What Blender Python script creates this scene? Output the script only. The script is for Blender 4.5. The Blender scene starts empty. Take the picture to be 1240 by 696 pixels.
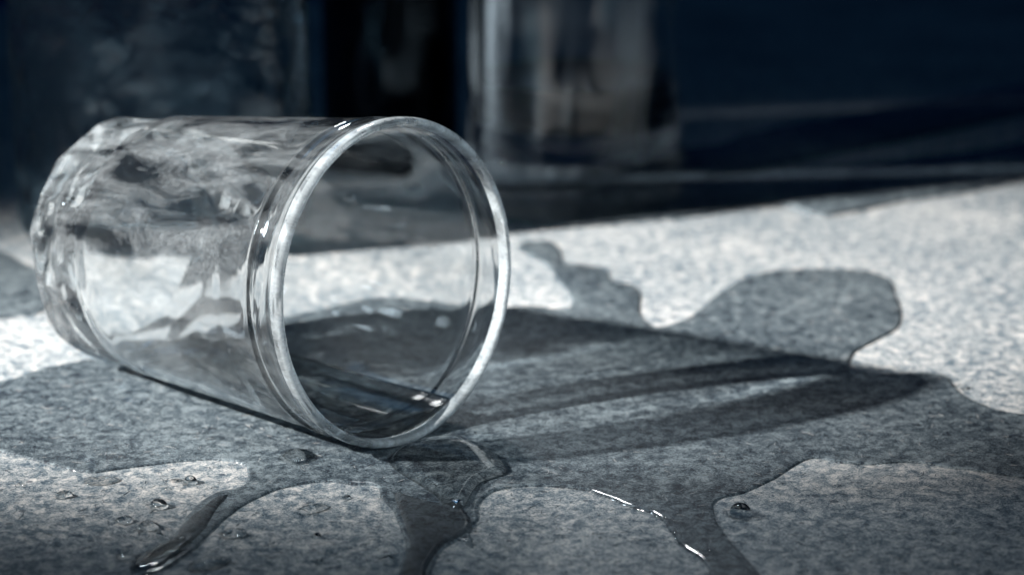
import bpy, bmesh, math, random
import numpy as np
from mathutils import Vector, Matrix, noise, geometry
random.seed(7); R_=math.radians; PI=math.pi
S=bpy.context.scene; C=S.collection
U=100.0        # one Blender unit is one centimetre; shapes below are written in metres and enlarged once at the end
S.unit_settings.system='METRIC'; S.unit_settings.scale_length=.01

# ------------------------------------------------------------------ camera
PITCH=R_(15.705); CAM=Vector((0,-0.69011753,0.19404827))
cd=bpy.data.cameras.new('camera'); cam=bpy.data.objects.new('camera',cd); C.objects.link(cam)
cam.location=CAM*U; cam.rotation_euler=(PI/2-PITCH,0,0)
cd.sensor_width=36; cd.lens=2900/1240*36; cd.clip_start=.5; cd.clip_end=5000
cd.dof.use_dof=True; cd.dof.focus_distance=.556*U; cd.dof.aperture_fstop=10.5/U
S.camera=cam
# ------------------------------------------------------------------ world and lamps
w=bpy.data.worlds.new('World'); S.world=w; w.use_nodes=True
bg=w.node_tree.nodes['Background']; bg.inputs[0].default_value=(.035,.16,.80,1); bg.inputs[1].default_value=.012
S.view_settings.view_transform='Standard'; S.view_settings.look='None'; S.view_settings.exposure=.1; S.view_settings.gamma=1
S.view_settings.use_curve_mapping=False
cy=S.cycles
cy.use_denoising=True
try: cy.denoiser='OPENIMAGEDENOISE'; cy.denoising_input_passes='RGB_ALBEDO_NORMAL'
except Exception: pass
cy.max_bounces=24; cy.transmission_bounces=20; cy.glossy_bounces=10; cy.transparent_max_bounces=24; cy.diffuse_bounces=3
cy.caustics_refractive=True; cy.caustics_reflective=False; cy.blur_glossy=.3
cy.sample_clamp_indirect=6; cy.use_adaptive_sampling=True; cy.adaptive_threshold=.006
def aim(o,t): o.rotation_euler=(Vector(t)*U-o.location).to_track_quat('-Z','Y').to_euler()
AZ,EL=R_(14.5),R_(30.5)
KD=Vector((math.cos(AZ)*math.cos(EL),math.sin(AZ)*math.cos(EL),-math.sin(EL)))
def spot(name,loc,target,power,size,radius,blend,col,caustic=True):
    l=bpy.data.lights.new(name,'SPOT'); l.energy=power*U*U; l.spot_size=size; l.spot_blend=blend; l.shadow_soft_size=radius*U; l.color=col
    l.cycles.is_caustics_light=caustic
    o=bpy.data.objects.new(name,l); C.objects.link(o); o.location=Vector(loc)*U; aim(o,target); return o
RC=Vector((-.0268,-.1387,.03985))
spot('key_lamp',RC-KD*1.6,(.01,-.01,0),860,R_(12.9),.027,1.0,(1,.925,.865))
def area(name,loc,target,sx,sy,power,col):
    l=bpy.data.lights.new(name,'AREA'); l.shape='RECTANGLE'; l.size=sx*U; l.size_y=sy*U; l.energy=power*U*U; l.color=col
    l.cycles.is_caustics_light=False
    o=bpy.data.objects.new(name,l); C.objects.link(o); o.location=Vector(loc)*U; aim(o,target); return o
area('back_fill',(-.2,.75,1.15),(0,0,0),1.0,.5,.7,(.16,.52,1))  # unseen blue fill added to cool the shadows and put sheen on the glass
spot('rim_fill',(.55,-.78,.50),(-.02,-.14,.035),24,R_(13),.05,.8,(.85,.95,1),True)  # added fill that brightens the rim from the front
spot('jar_fill',(-1.2,.0,.55),(.015,.165,.05),260,R_(6.5),.03,.8,(.9,.96,1),False)  # added narrow fill so the pale streak on the jar shows bright
spot('glint_fill',(-.15,.95,.78),(-.04,-.12,.05),22,R_(13),.07,.6,(.97,.99,1),False)  # unseen source added for glints along the rim and upper wall
spot('streak_fill',(-1.40,.03,.66),(-.06,-.11,.04),50,R_(9.5),.11,.7,(.75,.9,1),True)  # added broad source for the bright streak on the inner far wall

# ------------------------------------------------------------------ helpers
CR=Vector((1,0,0)); CF=Vector((0,math.cos(PITCH),-math.sin(PITCH))); CU=Vector((0,math.sin(PITCH),math.cos(PITCH)))
def gp(px,py,z=0):            # where a sight line of the photograph meets the tabletop
    d=CF+CR*((px-620)/2900)-CU*((py-348)/2900); return CAM+d*((z-CAM.z)/d.z)
def tag(o,label=None,cat=None,group=None,kind=None):
    if label: o['label']=label
    if cat: o['category']=cat
    if group: o['group']=group
    if kind: o['kind']=kind
    return o
def empty(name,loc=(0,0,0)):
    o=bpy.data.objects.new(name,None); C.objects.link(o); o.location=loc; o.empty_display_size=.01; return o
def mesh_obj(name,verts,faces,mat,parent=None,smooth=True,normals=None):
    me=bpy.data.meshes.new(name); me.from_pydata([tuple(v) for v in verts],[],faces); me.materials.append(mat)
    me.polygons.foreach_set('use_smooth',[smooth]*len(me.polygons)); me.update()
    if normals is not None: me.normals_split_custom_set_from_vertices([tuple(n) for n in normals])
    o=bpy.data.objects.new(name,me); C.objects.link(o)
    if parent: o.parent=parent
    return o
class NT:
    def __init__(s,name):
        s.m=bpy.data.materials.new(name); s.m.use_nodes=True; s.t=s.m.node_tree; s.t.nodes.clear(); s.out=s.n('ShaderNodeOutputMaterial')
    def n(s,t,**k):
        nd=s.t.nodes.new(t)
        for a,b in k.items():
            if a.startswith('_'): setattr(nd,a[1:],b)
            else: nd.inputs[a.replace('__',' ')].default_value=b
        return nd
    def l(s,a,b): s.t.links.new(a,b)
    def coord(s):
        v=s.t.nodes.new('ShaderNodeVectorMath'); v.operation='SCALE'; v.inputs['Scale'].default_value=1/U
        s.l(s.n('ShaderNodeTexCoord').outputs['Object'],v.inputs[0]); return v.outputs[0]
    def math(s,op,a,b=None,c=None,clamp=False):
        nd=s.t.nodes.new('ShaderNodeMath'); nd.operation=op; nd.use_clamp=clamp
        for i,x in enumerate((a,b,c)):
            if x is None: continue
            if isinstance(x,(int,float)): nd.inputs[i].default_value=x
            else: s.l(x,nd.inputs[i])
        return nd.outputs[0]
    def noise(s,vec,scale,detail=4,rough=.55,dist=0):
        nd=s.n('ShaderNodeTexNoise',Scale=scale,Detail=detail,Roughness=rough,Distortion=dist); s.l(vec,nd.inputs['Vector']); return nd.outputs[0]
    def ramp(s,fac,stops,interp='LINEAR'):
        nd=s.t.nodes.new('ShaderNodeValToRGB'); r=nd.color_ramp; r.interpolation=interp
        while len(r.elements)>1: r.elements.remove(r.elements[-1])
        r.elements[0].position=stops[0][0]; r.elements[0].color=(*stops[0][1],1)
        for p,c in stops[1:]:
            e=r.elements.new(p); e.color=(*c,1)
        s.l(fac,nd.inputs[0]); return nd.outputs[0]

def glass_mat(name,col=(1,1,1),ior=1.5,rough=0.0,bump=None):
    t=NT(name); g=t.n('ShaderNodeBsdfGlass',Roughness=rough,IOR=ior); g.inputs['Color'].default_value=(*col,1)
    if bump:
        co=t.coord(); h=t.noise(co,bump[0],3,.5)
        b=t.n('ShaderNodeBump',Strength=bump[1],Distance=bump[2]*U); t.l(h,b.inputs['Height']); t.l(b.outputs[0],g.inputs['Normal'])
    t.l(g.outputs[0],t.out.inputs[0]); return t.m
def sheen_glass(name,lo,hi,rough=0,sc=(1,1,.35),rot=(.5,.4,0),size=70,thr=.42,off=(0,0,0)):
    # clear glass with pale diffuse haze mixed in, standing in for sheen
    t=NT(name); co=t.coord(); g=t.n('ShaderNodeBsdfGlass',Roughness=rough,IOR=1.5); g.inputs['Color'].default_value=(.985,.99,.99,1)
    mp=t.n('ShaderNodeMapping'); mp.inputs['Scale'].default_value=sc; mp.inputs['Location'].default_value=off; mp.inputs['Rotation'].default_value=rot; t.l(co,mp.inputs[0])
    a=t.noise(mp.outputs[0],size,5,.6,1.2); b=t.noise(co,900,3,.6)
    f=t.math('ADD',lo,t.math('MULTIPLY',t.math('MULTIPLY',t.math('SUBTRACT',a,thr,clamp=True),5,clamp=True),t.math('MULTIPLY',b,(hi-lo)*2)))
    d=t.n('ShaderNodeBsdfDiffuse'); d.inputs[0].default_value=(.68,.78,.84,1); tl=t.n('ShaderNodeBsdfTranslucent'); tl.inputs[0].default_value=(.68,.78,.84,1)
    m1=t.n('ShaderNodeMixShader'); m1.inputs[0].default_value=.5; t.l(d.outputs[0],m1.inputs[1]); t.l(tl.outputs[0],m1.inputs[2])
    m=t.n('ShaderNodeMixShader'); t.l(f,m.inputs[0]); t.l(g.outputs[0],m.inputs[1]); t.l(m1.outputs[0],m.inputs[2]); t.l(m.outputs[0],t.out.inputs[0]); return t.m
M_glass=sheen_glass('clear_glass',.004,.13); M_foot=sheen_glass('foot_glass',.02,.16); M_rim=sheen_glass('rim_glass',.24,.72,.02)  # haze whitens the rim most, for the light gathered inside the lip
M_water=glass_mat('water_clear',(.985,.99,.99),1.333)

def table_mat(wet=False,soak=(.185,.232,.262,1)):
    t=NT('soaked_board' if wet else 'fibrous_board'); co=t.coord()
    def curvy(scale,ang,dist,stretch,det=2):
        mp=t.n('ShaderNodeMapping'); mp.inputs['Rotation'].default_value=(0,0,ang); mp.inputs['Scale'].default_value=(1,stretch,1)
        t.l(co,mp.inputs[0]); return t.noise(mp.outputs[0],scale,det,.6,dist)
    f1=curvy(1500,.3,.8,2.4); f2=curvy(1750,1.7,.9,2.6); f3=curvy(2900,2.6,.6,1.8)
    big=t.noise(co,16,4,.6,.4); mid=t.noise(co,300,5,.75,.5)
    a=t.math('ADD',t.math('MULTIPLY',f1,.36),t.math('MULTIPLY',f2,.34)); a=t.math('ADD',a,t.math('MULTIPLY',f3,.30))
    a=t.math('ADD',a,t.math('MULTIPLY',t.math('SUBTRACT',mid,.5),.60)); a=t.math('ADD',a,t.math('MULTIPLY',t.math('SUBTRACT',big,.5),.16))
    a=t.math('MULTIPLY_ADD',a,1.38,-.195)
    col=t.ramp(a,[(.33,(.008,.024,.045)),(.41,(.07,.108,.138)),(.48,(.165,.205,.228)),(.56,(.32,.338,.342)),(.68,(.60,.585,.565))])
    if wet: col=t.ramp(a,[(.34,(.010,.026,.05)),(.42,(.07,.11,.14)),(.49,(.25,.285,.31)),(.57,(.62,.63,.63)),(.68,(1,.98,.95))])
    # small pits and dark specks
    v=t.n('ShaderNodeTexVoronoi',Scale=150,Randomness=1); t.l(co,v.inputs['Vector'])
    pit=t.math('LESS_THAN',v.outputs['Distance'],t.math('MULTIPLY',t.noise(co,60,2),.22))
    mx=t.n('ShaderNodeMix',_data_type='RGBA'); t.l(t.math('MULTIPLY',pit,.7),mx.inputs[0]); t.l(col,mx.inputs[6]); mx.inputs[7].default_value=(.02,.035,.055,1)
    bs=t.n('ShaderNodeBsdfPrincipled',Roughness=.62); bs.inputs['Specular IOR Level'].default_value=.3
    res=mx.outputs[2]
    if wet:       # soaked fibres are darker and cooler, and lie under a clear wet skin
        m2=t.n('ShaderNodeMix',_data_type='RGBA',_blend_type='MULTIPLY'); m2.inputs[0].default_value=1; t.l(res,m2.inputs[6]); m2.inputs[7].default_value=soak; res=m2.outputs[2]
        bs.inputs['Coat Weight'].default_value=1; bs.inputs['Coat IOR'].default_value=1.333; bs.inputs['Coat Roughness'].default_value=.06
        h=t.noise(co,170,3,.5); cb=t.n('ShaderNodeBump',Strength=.2,Distance=.0003*U); t.l(h,cb.inputs['Height']); t.l(cb.outputs[0],bs.inputs['Coat Normal'])
    t.l(res,bs.inputs['Base Color'])
    b=t.n('ShaderNodeBump',Strength=.55,Distance=.0005*U); t.l(a,b.inputs['Height']); t.l(b.outputs[0],bs.inputs['Normal'])
    t.l(bs.outputs[0],t.out.inputs[0]); return t.m
M_table=table_mat()
M_film=table_mat(True); M_deep=table_mat(True,(.07,.09,.105,1))
def plain(name,col,rough=.6,spec=.3):
    t=NT(name); b=t.n('ShaderNodeBsdfPrincipled',Roughness=rough); co=t.coord()
    c2=t.ramp(t.noise(co,90,4),[(.3,tuple(x*.7 for x in col)),(.7,tuple(min(1,x*1.25) for x in col))]); t.l(c2,b.inputs['Base Color'])
    b.inputs['Specular IOR Level'].default_value=spec; t.l(b.outputs[0],t.out.inputs[0]); return t.m
M_fibre=plain('dark_fibre',(.03,.045,.06),.8); M_fibre2=plain('pale_fibre',(.34,.35,.35),.8)

# ------------------------------------------------------------------ tabletop
def tabletop():
    # a slab whose far edge runs obliquely behind the jars
    pts=[(-1.2,-.9),(1.2,-.9),(1.6,.95),(-1.2,.30)]
    bm=bmesh.new(); vs=[bm.verts.new((x,y,0)) for x,y in pts]; f=bm.faces.new(vs)
    r=bmesh.ops.extrude_face_region(bm,geom=[f]); 
    for v in [g for g in r['geom'] if isinstance(g,bmesh.types.BMVert)]: v.co.z=-.03
    bmesh.ops.recalc_face_normals(bm,faces=bm.faces)
    me=bpy.data.meshes.new('tabletop'); bm.to_mesh(me); bm.free(); me.materials.append(M_table)
    o=bpy.data.objects.new('tabletop',me); C.objects.link(o)
    o['kind']='structure'; o['label']='mottled grey fibrous tabletop, wet in patches'
    o.cycles.is_caustics_receiver=True
    return o
table=tabletop()

def inside(q,poly):
    c=False; n=len(poly); j=n-1
    for i in range(n):
        a,b=poly[i],poly[j]
        if (a[1]>q[1])!=(b[1]>q[1]) and q[0]<(b[0]-a[0])*(q[1]-a[1])/(b[1]-a[1])+a[0]: c=not c
        j=i
    return c
def fibres(name,n,mat,lmin,lmax,wd,zone,seed):
    rnd=random.Random(seed); V=[];F=[]
    for i in range(n):
        px=rnd.uniform(*zone[0]); py=rnd.uniform(*zone[1]); p=gp(px,py)
        z0=.00060 if inside((px,py),puddle_outer) else .00006; L=rnd.uniform(lmin,lmax)*(1 if rnd.random()<.93 else 2); a=rnd.uniform(0,2*PI); k=rnd.gauss(0,1.2)/L*.6; n_=5; x,y=p.x,p.y
        w_=wd*rnd.uniform(.6,1.3); base=len(V)
        for j in range(n_+1):
            q=j/n_; ww=w_*math.sin(PI*(.12+.76*q)); nx,ny=-math.sin(a),math.cos(a)
            V+= [(x-nx*ww,y-ny*ww,z0),(x,y,z0+ww*.9),(x+nx*ww,y+ny*ww,z0)]
            x+=math.cos(a)*L/n_; y+=math.sin(a)*L/n_; a+=k*L/n_
        for j in range(n_):
            b=base+3*j; F+=[(b,b+3,b+4,b+1),(b+1,b+4,b+5,b+2)]
    o=mesh_obj(name,V,F,mat,table); o['kind']='stuff'; return o
# ------------------------------------------------------------------ water lying on the table
def smooth_loop(P,step=.0016,closed=True,jit=.00018,seed=0):
    n=len(P); out=[]
    for i in range(n):
        p0,p1,p2,p3=P[(i-1)%n],P[i],P[(i+1)%n],P[(i+2)%n]
        m=max(1,int((p2-p1).length/step))
        for j in range(m):
            t=j/m
            q=.5*((2*p1)+(p2-p0)*t+(2*p0-5*p1+4*p2-p3)*t*t+(3*p1-p0-3*p2+p3)*t**3)
            nz=noise.noise_vector(Vector((q.x*260,q.y*260,seed)))*jit*1.6+noise.noise_vector(Vector((q.x*90,q.y*90,seed+9)))*jit*2.4
            out.append(Vector((q.x+nz.x,q.y+nz.y)))
    return out
def area2(L): return .5*sum(L[i].x*L[(i+1)%len(L)].y-L[(i+1)%len(L)].x*L[i].y for i in range(len(L)))
def film(name,outer,holes,height,label,prof=((0,0),(.00012,.42),(.0003,.70),(.0006,.90),(.0011,1.0)),mat=None,seed=0,step=.0016):
    loops=[[Vector(gp(*p).xy) for p in outer]]+[[Vector(gp(*p).xy) for p in h] for h in holes]
    loops=[smooth_loop(l,seed=seed,step=step) for l in loops]
    for i,l in enumerate(loops):
        if (area2(l)>0)!=(i==0): l.reverse()
    V=[];F=[];last=[]
    for l in loops:
        n=len(l); nor=[]
        for i in range(n):
            d=(l[(i+1)%n]-l[i-1]).normalized(); nor.append(Vector((-d.y,d.x)))
        base=len(V)
        for off,hh in prof:
            for i in range(n): q=l[i]+nor[i]*off; V.append((q.x,q.y,.00002+height*hh))
        for r in range(len(prof)-1):
            for i in range(n):
                a=base+r*n+i; b=base+r*n+(i+1)%n; F.append((a,b,b+n,a+n))
        last.append(list(range(base+(len(prof)-1)*n,base+len(prof)*n)))
    vi=[i for r in last for i in r]; pos=[Vector(V[i][:2]) for i in vi]; edges=[]; k=0
    for r in last:
        n=len(r); edges+=[(k+i,k+(i+1)%n) for i in range(n)]; k+=n
    oc,oe,of,ov,_,_=geometry.delaunay_2d_cdt(pos,edges,[],0,1e-7)
    mp=[]
    for i,c in enumerate(oc):
        if ov[i]: mp.append(vi[ov[i][0]])
        else: mp.append(len(V)); V.append((c.x,c.y,.00002+height))
    polys=[[Vector(V[i][:2]) for i in r] for r in last]
    def inside(q,poly):
        c=False; n=len(poly); j=n-1
        for i in range(n):
            a,b=poly[i],poly[j]
            if (a.y>q.y)!=(b.y>q.y) and q.x<(b.x-a.x)*(q.y-a.y)/(b.y-a.y)+a.x: c=not c
            j=i
        return c
    for f in of:
        ce=sum((oc[i] for i in f),Vector((0,0)))/len(f)
        if inside(ce,polys[0]) and not any(inside(ce,p) for p in polys[1:]):
            g=[mp[i] for i in f]
            a,b,c_=(Vector(V[g[0]][:2]),Vector(V[g[1]][:2]),Vector(V[g[2]][:2]))
            if (b-a).cross(c_-a)<0: g.reverse()
            F.append(tuple(g))
    o=mesh_obj(name,V,F,mat or M_film)
    o.cycles.is_caustics_receiver=True
    tag(o,label,'water puddle'); return o
# the big spill, with its dry islands; pale notch right of the glass stands in for focused light
puddle_outer=[(-60,470),(0,463),(60,445),(110,436),(150,430),(250,415),(350,388),(450,365),(520,366),(600,372),(645,371),(688,374),(686,352),(672,336),(662,322),(640,310),(624,300),(640,293),(668,294),(680,306),(684,319),(712,322),(735,328),(742,340),(768,347),(776,360),(774,376),(783,390),(800,397),(835,384),(868,358),(905,336),(950,328),(1010,327),(1050,329),(1078,340),(1084,358),(1091,374),(1088,396),(1062,412),(1036,427),(1029,442),(1042,450),(1080,453),(1120,452),(1148,457),(1160,474),(1185,488),(1225,501),(1300,510),
 (1300,592),(1240,580),(1190,572),(1150,567),(1105,560),(1050,563),(1010,560),(985,555),(960,565),(935,582),(900,597),(872,605),(864,618),(874,640),(892,665),(915,690),(935,720),
 (870,720),(858,690),(845,675),(826,662),(812,644),(795,625),(765,615),(738,604),(700,593),(650,589),(608,592),(588,602),(578,618),(580,630),(568,642),(573,664),(555,655),(533,670),(522,696),(515,725),
 (478,725),(484,690),(492,660),(484,640),(476,618),(462,604),(456,590),(430,587),(390,584),(350,590),(325,598),(292,614),(262,638),(232,668),(200,690),(165,698),(158,690),(175,675),(205,655),(222,632),(238,612),(262,597),(292,590),(300,572),(290,561),(235,558),(150,568),(105,573),(60,562),(0,547),(-60,535)]
fibres('dark_fibres',5200,M_fibre,.0006,.0026,.000075,((-40,1280),(285,720)),1)
fibres('pale_fibres',1300,M_fibre2,.0008,.0026,.00005,((-40,1280),(285,720)),2)
film('water_puddle',puddle_outer,[],.00055,'broad flat spill of water spreading from under the tipped glass across the tabletop')
film('water_puddle',[(-60,300),(0,305),(30,320),(70,340),(60,372),(20,384),(-60,380)],[],.0005,'small dark puddle at the left edge, behind the base of the tipped glass',seed=3)
film('water_puddle',[(620,268),(680,276),(760,270),(850,262),(905,250),(950,250),(990,262),(1030,258),(1100,244),(1180,232),(1250,215),(1300,205),(1300,165),(1180,185),(1050,200),(930,212),(800,222),(700,232),(560,240),(560,262)],[],.0012,'long blurred puddle drawn along the shadow edge in front of the standing jar, at the back of the table',seed=5)  # wet patch that also draws the wavy edge of the jar shade
film('water_puddle',[(600,232),(720,228),(860,216),(1000,190),(1120,165),(1240,140),(1300,125),(1300,95),(1150,120),(1000,145),(900,165),(840,180),(560,190),(500,215)],[],.0012,'dark blurred puddle round the foot of the standing glass jar',seed=6)

def drop(px,py,wx,wy,h,label,ang=0,seed=0,tail=0,group='water drops beside the spill'):
    """a bead of water: wx, wy full size on the table in metres, h its height"""
    p=gp(px,py); V=[];F=[]; NR,NA=14,40
    for i in range(NR+1):
        t=i/NR*PI/2
        for j in range(NA):
            a=2*PI*j/NA
            rr=1+.06*math.sin(2*a+seed)+.05*math.sin(3*a+seed*2.3)+.03*math.sin(5*a+seed)
            if tail: rr+=tail*max(0,math.cos(a))**6
            r=math.sin(t)**.9*rr; x=r*wx/2*math.cos(a); y=r*wy/2*math.sin(a)
            z=h*math.cos(t)**(1.0) if t<PI/2-.01 else -.0001
            V.append((x,y,z))
    for i in range(NR):
        for j in range(NA):
            a=i*NA+j; b=i*NA+(j+1)%NA
            if i==0: F.append((NA*0+j,NA+j,NA+(j+1)%NA)) if False else F.append((a,a+NA,b+NA,b))
            else: F.append((a,a+NA,b+NA,b))
    me=bpy.data.meshes.new('water_drop'); bm=bmesh.new(); vs=[bm.verts.new(v) for v in V]
    for f in F:
        try: bm.faces.new([vs[k] for k in f])
        except ValueError: pass
    bmesh.ops.remove_doubles(bm,verts=bm.verts,dist=1e-7)
    bmesh.ops.recalc_face_normals(bm,faces=bm.faces)
    for f in bm.faces: f.smooth=True
    bm.to_mesh(me); bm.free(); me.materials.append(M_water)
    o=bpy.data.objects.new('water_drop',me); C.objects.link(o); o.location=(p.x,p.y,0); o.rotation_euler.z=ang
    tag(o,label,'water drop',group); o.cycles.is_caustics_caster=True
    return o
mm=.001
DROPS=[(123,583,7.2,4.6,.9,'flat oval drop below the long edge of the left wet patch',0,0),
(78,601,3.4,3.0,1.2,'drop nearest the left edge of the tabletop, with a crack-like fibre beside it',.3,0),
(192,614,3.8,3.6,1.7,'round drop uppermost of the loose trio left of the stream',0,0),
(151,632,3.6,2.8,1.2,'leftmost drop of the loose trio left of the stream',.2,0),
(180,640,4.4,3.6,1.5,'lowest drop of the loose trio left of the stream',0,0),
(193,648,1.4,1.4,.6,'speck of a drop touching the lowest of the loose trio',0,0),
(154,675,3.4,3.6,1.5,'round drop just left of the end of the dark stream',0,0),
(230,585,3.0,2.8,1.6,'clear domed drop with a faint twin, above the dark stream',0,0),
(213,582,2.6,1.8,.4,'faint flat drop left of the clear domed drop',0,0),
(203,592,1.2,1.0,.4,'pinhead drop under the faint flat one above the stream',0,0),
(283,648,5.6,3.6,1.3,'wide oval drop right of the dark stream',.1,0),
(252,684,5.0,8.5,1.2,'long slanted drop at the lower edge, right of the stream end',-.75,0),
(374,619,5.0,3.4,1.2,'curled drop with a pointed tail on the central dry island',.6,.7),
(384,651,1.9,1.9,1.0,'small dark drop below the curled drop',0,0),
(388,681,1.6,1.6,.8,'small drop near the bottom edge below the curled drop',0,0),
(420,603,1.6,1.4,.7,'pinhead drop at the top of the central dry island',0,0),
(470,678,2.2,2.0,.9,'small drop at the right rim of the central dry island, low down',0,0),
(463,604,1.5,1.5,.8,'tiny bright drop where the central dry island meets the dark channel',0,0),
(896,623,4.6,4.6,2.3,'single clear domed drop alone on the right dry island',0,0),
(1163,470,3.4,3.2,.9,'small drop at the far point of the spill, past the tip of the shadow',0,0),
(614,591,1.4,1.2,.5,'pinhead drop at the top left of the middle dry island',0,0),
(25,587,1.5,1.2,.5,'pinhead drop close to the left edge, above the other drops',0,0)]
for i,(x,y,a,b,h,l,r,t) in enumerate(DROPS): drop(x,y,a*1.15*mm,b*1.15*mm,h*1.2*mm,l,r,i*1.7,t)
for i,(x,y) in enumerate([(795,626),(806,629),(811,634),(815,640),(817,646),(820,652),(824,658),(846,668),(858,671),(866,672),(868,677)]):
    drop(x,y,1.1*mm,1.1*mm,.7*mm,'tiny bright bubble in the dotted line along the edge of the middle dry island',0,i,group='bubbles along the puddle edge')
    bpy.context.scene.collection.objects[-1].name='water_bubble' if i==0 else 'water_bubble.%03d'%i
# thicker swellings of water
def blob(outer,height,label,seed=0,prof=None):
    o=film('water_bead',outer,[],height,label,prof or ((0,0),(.00008,.22),(.0002,.40),(.0005,.62),(.001,.80),(.0017,.93),(.0025,.98),(.0032,1.0)),M_water,seed,.0008)
    o['category']='water bead'; o.cycles.is_caustics_caster=True; return o
film('water_puddle',[(478,600),(505,606),(530,612),(560,616),(572,640),(560,652),(535,664),(519,690),(512,725),(484,725),(488,690),(497,662),(490,640)],[],.0012,'deeper dark puddle filling the channel below the lip of the glass',prof=((0,0),(.0002,.55),(.0008,.85),(.0015,1.0)),mat=M_deep,seed=11)
film('water_puddle',[(160,692),(178,676),(207,656),(226,632),(244,616),(262,604),(276,602),(262,620),(250,640),(228,662),(198,686),(168,694)],[],.0010,'deeper dark water in the narrow stream running to the lower left corner',prof=((0,0),(.0002,.55),(.0006,.85),(.0010,1.0)),mat=M_deep,seed=12)
blob([(157,690),(172,674),(196,660),(222,652),(233,660),(222,672),(196,686),(170,696)],.0012,'glossy dark bead swelling at the lower end of the stream')
blob([(472,560),(484,548),(520,536),(560,536),(596,552),(614,574),(600,582),(580,590),(566,610),(556,622),(542,618),(524,600),(500,586),(482,574)],.0024,'bulging clear bead of water under the lip of the tipped glass',4)  # bulge raised so its glints imitate the caustic arcs under the lip
blob([(336,556),(350,546),(372,546),(386,552),(384,560),(366,566),(346,564)],.0010,'small bead of water added for a bright caustic beside the bottom of the glass, left of its lip',5,((0,0),(.0002,.35),(.0004,.55),(.0008,.8),(.0013,1)))  # bead added where a small caustic shines on the table

# ------------------------------------------------------------------ the tipped drinking glass
RIM,RB,LEN=.04,.0330,.1080
_d=math.asin((RIM-RB)/LEN); _h=Vector((math.cos(R_(-41.97)),math.sin(R_(-41.97)),0))
A=_h*math.cos(_d)+Vector((0,0,math.sin(_d))); N=Vector((0,0,math.cos(_d)))-_h*math.sin(_d); B=Vector((0,0,1)).cross(_h)
BC=Vector((-.02426,-.14099,0))+N*RIM-A*LEN
GM=Matrix((( B.x,N.x,A.x,BC.x),(B.y,N.y,A.y,BC.y),(B.z,N.z,A.z,BC.z),(0,0,0,1)))
def rl(z): return RB+(RIM-RB)*z/LEN
def spline(P,n):
    P=[np.array(p,float) for p in P]; out=[]
    P=[2*P[0]-P[1]]+P+[2*P[-1]-P[-2]]
    for i in range(1,len(P)-2):
        p0,p1,p2,p3=P[i-1:i+3]
        for j in range(n):
            t=j/n; out.append(.5*((2*p1)+(p2-p0)*t+(2*p0-5*p1+4*p2-p3)*t*t+(3*p1-p0-3*p2+p3)*t**3))
    out.append(P[-2]); return out
WALL=.0021
D=LEN-.10217          # the neck and lip are measured from the mouth
outer=[(0,.0008),(.012,.0006),(.021,.0000),(.0262,.0001),(.0300,.0008),(.0320,.0026),(rl(.0055)-.0002,.0055),(rl(.010)-.0002,.010)]
outer+=[(rl(z)-.00030,z) for z in (.016,.022,.029,.037,.046,.056,.066,.076,.085)]
outer+=[(rl(.0885+D)-.0004,.0885+D),(rl(.0896+D)-.0001,.0896+D),(rl(.0904+D)-.00005,.0904+D),(rl(.0912+D)-.0004,.0912+D),(rl(.0925+D)-.0007,.0925+D),(rl(.0950+D)-.0008,.0950+D),(rl(.0968+D)-.0007,.0968+D),(rl(.0984+D)-.0001,.0984+D),(rl(.1000+D)-.0000,.1000+D),(.0396,.1013+D),(.0388,.1020+D)]
inner=[(.0383,.1020+D),(.0379,.1015+D),(.0377,.1004+D),(.0376,.0980+D),(.0375,.0950+D),(.0373,.092+D),(.0371,.0895+D)]
inner+=[(rl(z)-.00030-WALL,z) for z in (.084,.075,.065,.055,.045,.035,.028)]
inner+=[(.0306,.0192),(.0294,.0143),(.0268,.0108),(.020,.0090),(.012,.0084),(0,.0083)]
po=spline(outer,8); pi_=spline(inner,5); prof=po+pi_; NO=len(po)
rnd=random.Random(21); planes=[]
for (zk,tilt,dep,n_) in ((.0010,-.85,.0016,8),(.0075,-.20,.0021,8),(.0160,.03,.0012,9)):
    for k in range(n_):
        ph=2*PI*(k+.35*rnd.random())/n_+zk*55; z=zk+rnd.uniform(-.0015,.0015); tl=tilt+rnd.uniform(-.10,.10)
        n3=Vector((math.cos(ph)*math.cos(tl),math.sin(ph)*math.cos(tl),math.sin(tl))); r0=rl(max(z,0))-.0003
        if zk<.003: r0=.0307; z=.0028
        planes.append((ph,n3,(r0-dep*rnd.uniform(.6,1.3))*math.cos(tl)+z*n3.z))
NA=320
def disp_outer(r,z,ph):
    if r<.012: return r
    q=r
    if z<.04:
        for pk,n3,dk in planes:
            c=math.cos(ph)*n3.x+math.sin(ph)*n3.y
            if c>.5 and z<.026:
                x=(dk-n3.z*z)/c
                if x<q: q=x
        if r<.024: q=r-(r-min(q,r))*((r-.012)/.012)
    x,y=math.cos(ph),math.sin(ph)
    fade=max(0,min(1,(.036-z)/.022))**1.3
    v=Vector((x*1.7,y*1.7,z*38+ph*0))
    if .004<z<.05:      # pressed diagonal ripples that die out up the wall
        rp=noise.noise(Vector((x*2.6,y*2.6,z*60)))*1.2
        q-=(.5+.5*math.sin(ph*9+z*420+rp*2.5))*.00042*min(1,(z-.004)/.006)*fade+(.5+.5*noise.noise(v))*.0003*fade
    q+=(noise.noise(Vector((x*1.3,y*1.3,z*22)))-.3)*.00008*(1 if .003<z<.085 else 0)
    return min(q,r+.00001)
def disp_inner(r,z,ph):
    if r<.006: return r
    x,y=math.cos(ph),math.sin(ph)
    return r+noise.noise(Vector((x*1.5,y*1.5,z*28+7)))*.00008*(1 if z<.086 else .2)
V=[];ring=[]
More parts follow.
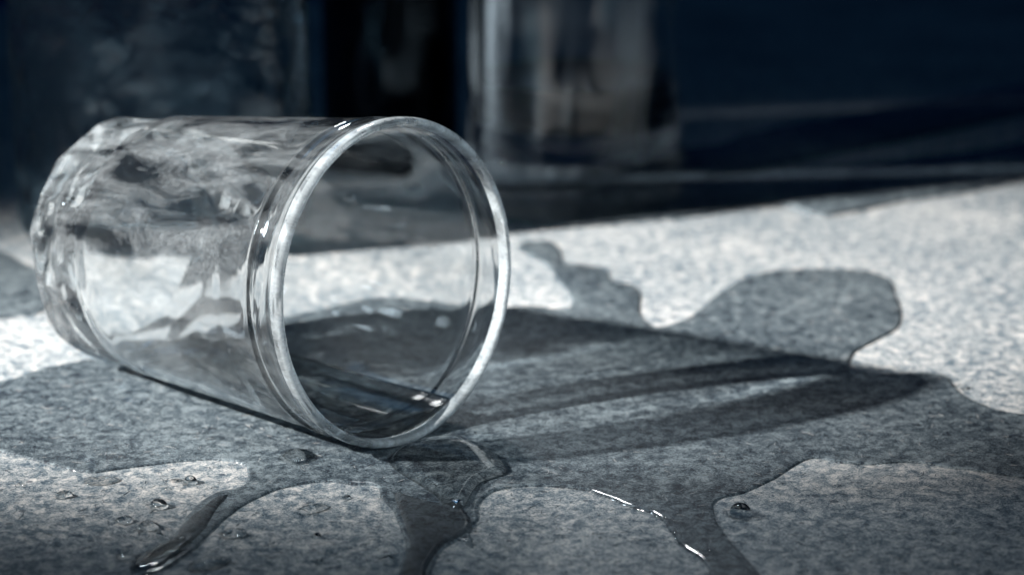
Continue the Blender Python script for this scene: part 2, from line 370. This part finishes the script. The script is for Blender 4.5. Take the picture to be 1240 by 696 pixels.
for i,(r,z) in enumerate(prof):
    r=max(float(r),0); z=float(z); row=[]
    if r<1e-6: V.append((0,0,z)); row=[len(V)-1]*NA
    else:
        for j in range(NA):
            ph=2*PI*j/NA; q=disp_outer(r,z,ph) if i<NO else disp_inner(r,z,ph)
            zz=z+(0.0005*noise.noise(Vector((math.cos(ph)*2,math.sin(ph)*2,5))) if .02>z>.010 and i>=NO else 0)
            V.append((q*math.cos(ph),q*math.sin(ph),zz)); row.append(len(V)-1)
    ring.append(row)
F=[];FI=[]
for i in range(len(prof)-1):
    for j in range(NA):
        k=(j+1)%NA; f=[ring[i][j],ring[i][k],ring[i+1][k],ring[i+1][j]]; g=[]
        for a in f:
            if a not in g: g.append(a)
        F.append(tuple(g)); FI.append(i)
tmp=bpy.data.meshes.new('t'); tmp.from_pydata(V,[],F); tmp.update()
nrm=np.zeros(len(V)*3); tmp.vertices.foreach_get('normal',nrm); nrm=nrm.reshape(-1,3); bpy.data.meshes.remove(tmp)
glass=empty('drinking_glass'); glass.matrix_world=GM
tag(glass,'clear drinking glass with faceted base tipped on its side, mouth towards the right','drinking glass')
def part_of(i):
    r,z=prof[i]
    if z>.0992+D: return 'rim'
    if z>.0875+D: return 'neck_ring'
    if i<NO and z<.0085 : return 'foot'
    return 'glass_wall'
for nm in ('glass_wall','foot','neck_ring','rim'):
    fs=[F[k] for k in range(len(F)) if part_of(FI[k])==nm]
    ids=sorted({a for f in fs for a in f}); mp={a:k for k,a in enumerate(ids)}
    o=mesh_obj(nm,[V[a] for a in ids],[tuple(mp[a] for a in f) for f in fs],{'rim':M_rim,'foot':M_foot}.get(nm,M_glass),glass,True,[nrm[a] for a in ids])
    o.cycles.is_caustics_caster=True
    if nm=='rim': o.cycles.is_caustics_receiver=True
    if nm=='foot': o['label']='thick faceted foot of the glass'

# water left inside the glass
def pool():
    h=.0066; prof_in=[(float(r),float(z)) for r,z in pi_]
    st=[p for p in prof_in if .0150<=p[1]<=.0985+D]; st=st[::-1]
    NS=28; V=[];F=[]; rows=[]
    Nz=N.z; Az=A.z
    for (r,z) in st:
        r_=r+.00008; zc=BC.z+Az*z           # height of ring centre; point height = zc + Nz*r*sin(ph)
        s=(h-zc)/(Nz*r_)
        if s<=-1: continue
        s=min(s,0); half=math.acos(min(1,-s))
        row=[]
        for k in range(NS+1):
            ph=-PI/2-half+2*half*k/NS; rr=r_+noise.noise(Vector((math.cos(ph)*1.5,math.sin(ph)*1.5,z*28+7)))*.00008*(1 if z<.086 else .2)
            V.append((rr*math.cos(ph),rr*math.sin(ph),z)); row.append(len(V)-1)
        top=[]
        for k in range(1,NS):                # flat top with a raised meniscus at its edges
            q=k/NS; x0,y0,_=V[row[-1]]; x1,y1,_=V[row[0]]; x=x0+(x1-x0)*q; y=y0+(y1-y0)*q
            d=min(q,1-q)*abs(x1-x0); y-=.0006*(1-math.exp(-d/.0010))
            V.append((x,y,z)); top.append(len(V)-1)
        rows.append(row+top)
    m=len(rows[0])
    for a,b in zip(rows[:-1],rows[1:]):
        for k in range(m): F.append((a[k],b[k],b[(k+1)%m],a[(k+1)%m]))
    F.append(tuple(rows[0])); 
    # rounded front: shrink rings while moving out
    cur=rows[-1]; cx=sum(V[i][0] for i in cur)/m; cy=sum(V[i][1] for i in cur)/m; z0=V[cur[0]][2]
    for sc,dz in ((.985,.0004),(.93,.0009),(.82,.0013),(.6,.0016),(.3,.0017)):
        nr=[]
        for i in cur if False else rows[-1]:
            x,y,_=V[i]; V.append((cx+(x-cx)*sc,cy+(y-cy)*sc-(1-sc)*.0004,z0+dz)); nr.append(len(V)-1)
        for k in range(m): F.append((cur[k],nr[k],nr[(k+1)%m],cur[(k+1)%m]))
        cur=nr
    F.append(tuple(reversed(cur)))
    me=bpy.data.meshes.new('water_pool'); me.from_pydata(V,[],F); bm=bmesh.new(); bm.from_mesh(me); bmesh.ops.recalc_face_normals(bm,faces=bm.faces)
    for f in bm.faces: f.smooth=True
    bm.to_mesh(me); bm.free(); me.materials.append(M_water)
    o=bpy.data.objects.new('water_pool',me); C.objects.link(o); o.matrix_world=GM
    tag(o,'shallow pool of clear water left lying inside the tipped glass','water'); o.cycles.is_caustics_caster=True
pool()

# ------------------------------------------------------------------ standing glassware at the back
def lathe(name,prof,mat,parent,na=96,wob=None,smooth=True):
    V=[];rows=[]
    for r,z in prof:
        if r<1e-6: V.append((0,0,z)); rows.append([len(V)-1]*na); continue
        row=[]
        for j in range(na):
            ph=2*PI*j/na; q=r+(wob(r,z,ph) if wob else 0); V.append((q*math.cos(ph),q*math.sin(ph),z)); row.append(len(V)-1)
        rows.append(row)
    F=[]
    for a,b in zip(rows[:-1],rows[1:]):
        for j in range(na):
            k=(j+1)%na; g=[]
            for x in (a[j],a[k],b[k],b[j]):
                if x not in g: g.append(x)
            F.append(tuple(g))
    return mesh_obj(name,V,F,mat,parent,smooth)
M_jar=sheen_glass('jar_glass',.0,.55,0,(1,1,.10),(0,0,0),42,.515,(.13,.02,0))  # vertical pale streaks in the colour imitate bright light in the jar
M_smoke=glass_mat('smoky_glass',(.30,.38,.45),1.5,.05)
M_frost=glass_mat('hammered_glass',(.80,.88,.92),1.5,.12,(45,.6,.004))
M_dark=plain('dark_liquid',(.003,.006,.012),.5,.2)
M_pale=plain('pale_wax',(.22,.26,.29),.5,.3)
def sp(P,n=4): return [(max(float(a),0),float(b)) for a,b in spline(P,n)]
# right: clear jar, thick ringed foot
j=empty('glass_jar',(.023,.179,.0003)); tag(j,'tall clear glass jar with ringed foot, standing behind the tipped glass','jar')
lathe('jar_wall',sp([(.0385,.004),(.0392,.010),(.0385,.020),(.0385,.05),(.0385,.10),(.0385,.16),(.037,.172),(.0355,.172),(.0355,.16),(.0357,.10),(.0357,.05),(.0355,.02),(.030,.0135),(0,.0125)]),M_jar,j,wob=lambda r,z,p:.0005*noise.noise(Vector((math.cos(p)*2,math.sin(p)*2,z*30))))
lathe('jar_foot',sp([(0,.001),(.030,.0002),(.0385,.0),(.0412,.0015),(.0405,.0035),(.0385,.004)]),sheen_glass('jar_foot_glass',.04,.30),j)  # foot glass paled to imitate its bright rings
lathe('jar_liquid',sp([(0,.0127),(.029,.0137),(.0353,.021),(.0353,.028),(.0350,.0305),(.034,.0308),(0,.0308)],3),M_dark,j)
# middle: dark smoky bottle
b_=empty('glass_bottle',(-.046,.205,.0003)); tag(b_,'dark smoky glass bottle standing between the two jars','bottle')
lathe('bottle_wall',sp([(0,.001),(.020,0),(.0245,.002),(.0255,.008),(.0255,.05),(.0255,.11),(.0245,.125),(.015,.145),(.0110,.155),(.0110,.18),(.009,.18),(.009,.156),(.013,.144),(.022,.124),(.0228,.11),(.0228,.05),(.0225,.01),(.018,.006),(0,.0055)]),M_smoke,b_)
lathe('bottle_liquid',sp([(0,.0062),(.0175,.0067),(.0224,.012),(.0224,.05),(.0224,.085),(.021,.0853),(0,.0853)],3),M_dark,b_)
# left: hammered jar
h_=empty('hammered_jar',(-.113,.070,.0003)); tag(h_,'wide hammered glass jar, blurred, standing behind the base of the tipped glass','jar')
lathe('jar_wall',sp([(0,.001),(.038,0),(.0455,.003),(.0478,.010),(.0478,.05),(.0478,.10),(.0478,.17),(.0455,.172),(.0445,.168),(.0445,.10),(.0445,.05),(.0445,.02),(.040,.011),(0,.010)],6),M_frost,h_,128,lambda r,z,p:(.0011*noise.noise(Vector((math.cos(p)*3.5,math.sin(p)*3.5,z*70))) if z>.004 else 0))

# ------------------------------------------------------------------ enlarge metres to centimetres
done=set()
for o in list(C.objects):
    if o.type in ('CAMERA','LIGHT'): continue
    o.location=o.location*U
    if o.type=='MESH' and o.data.name not in done:
        done.add(o.data.name); me=o.data
        co=np.empty(len(me.vertices)*3,np.float32); me.vertices.foreach_get('co',co); me.vertices.foreach_set('co',co*U); me.update()
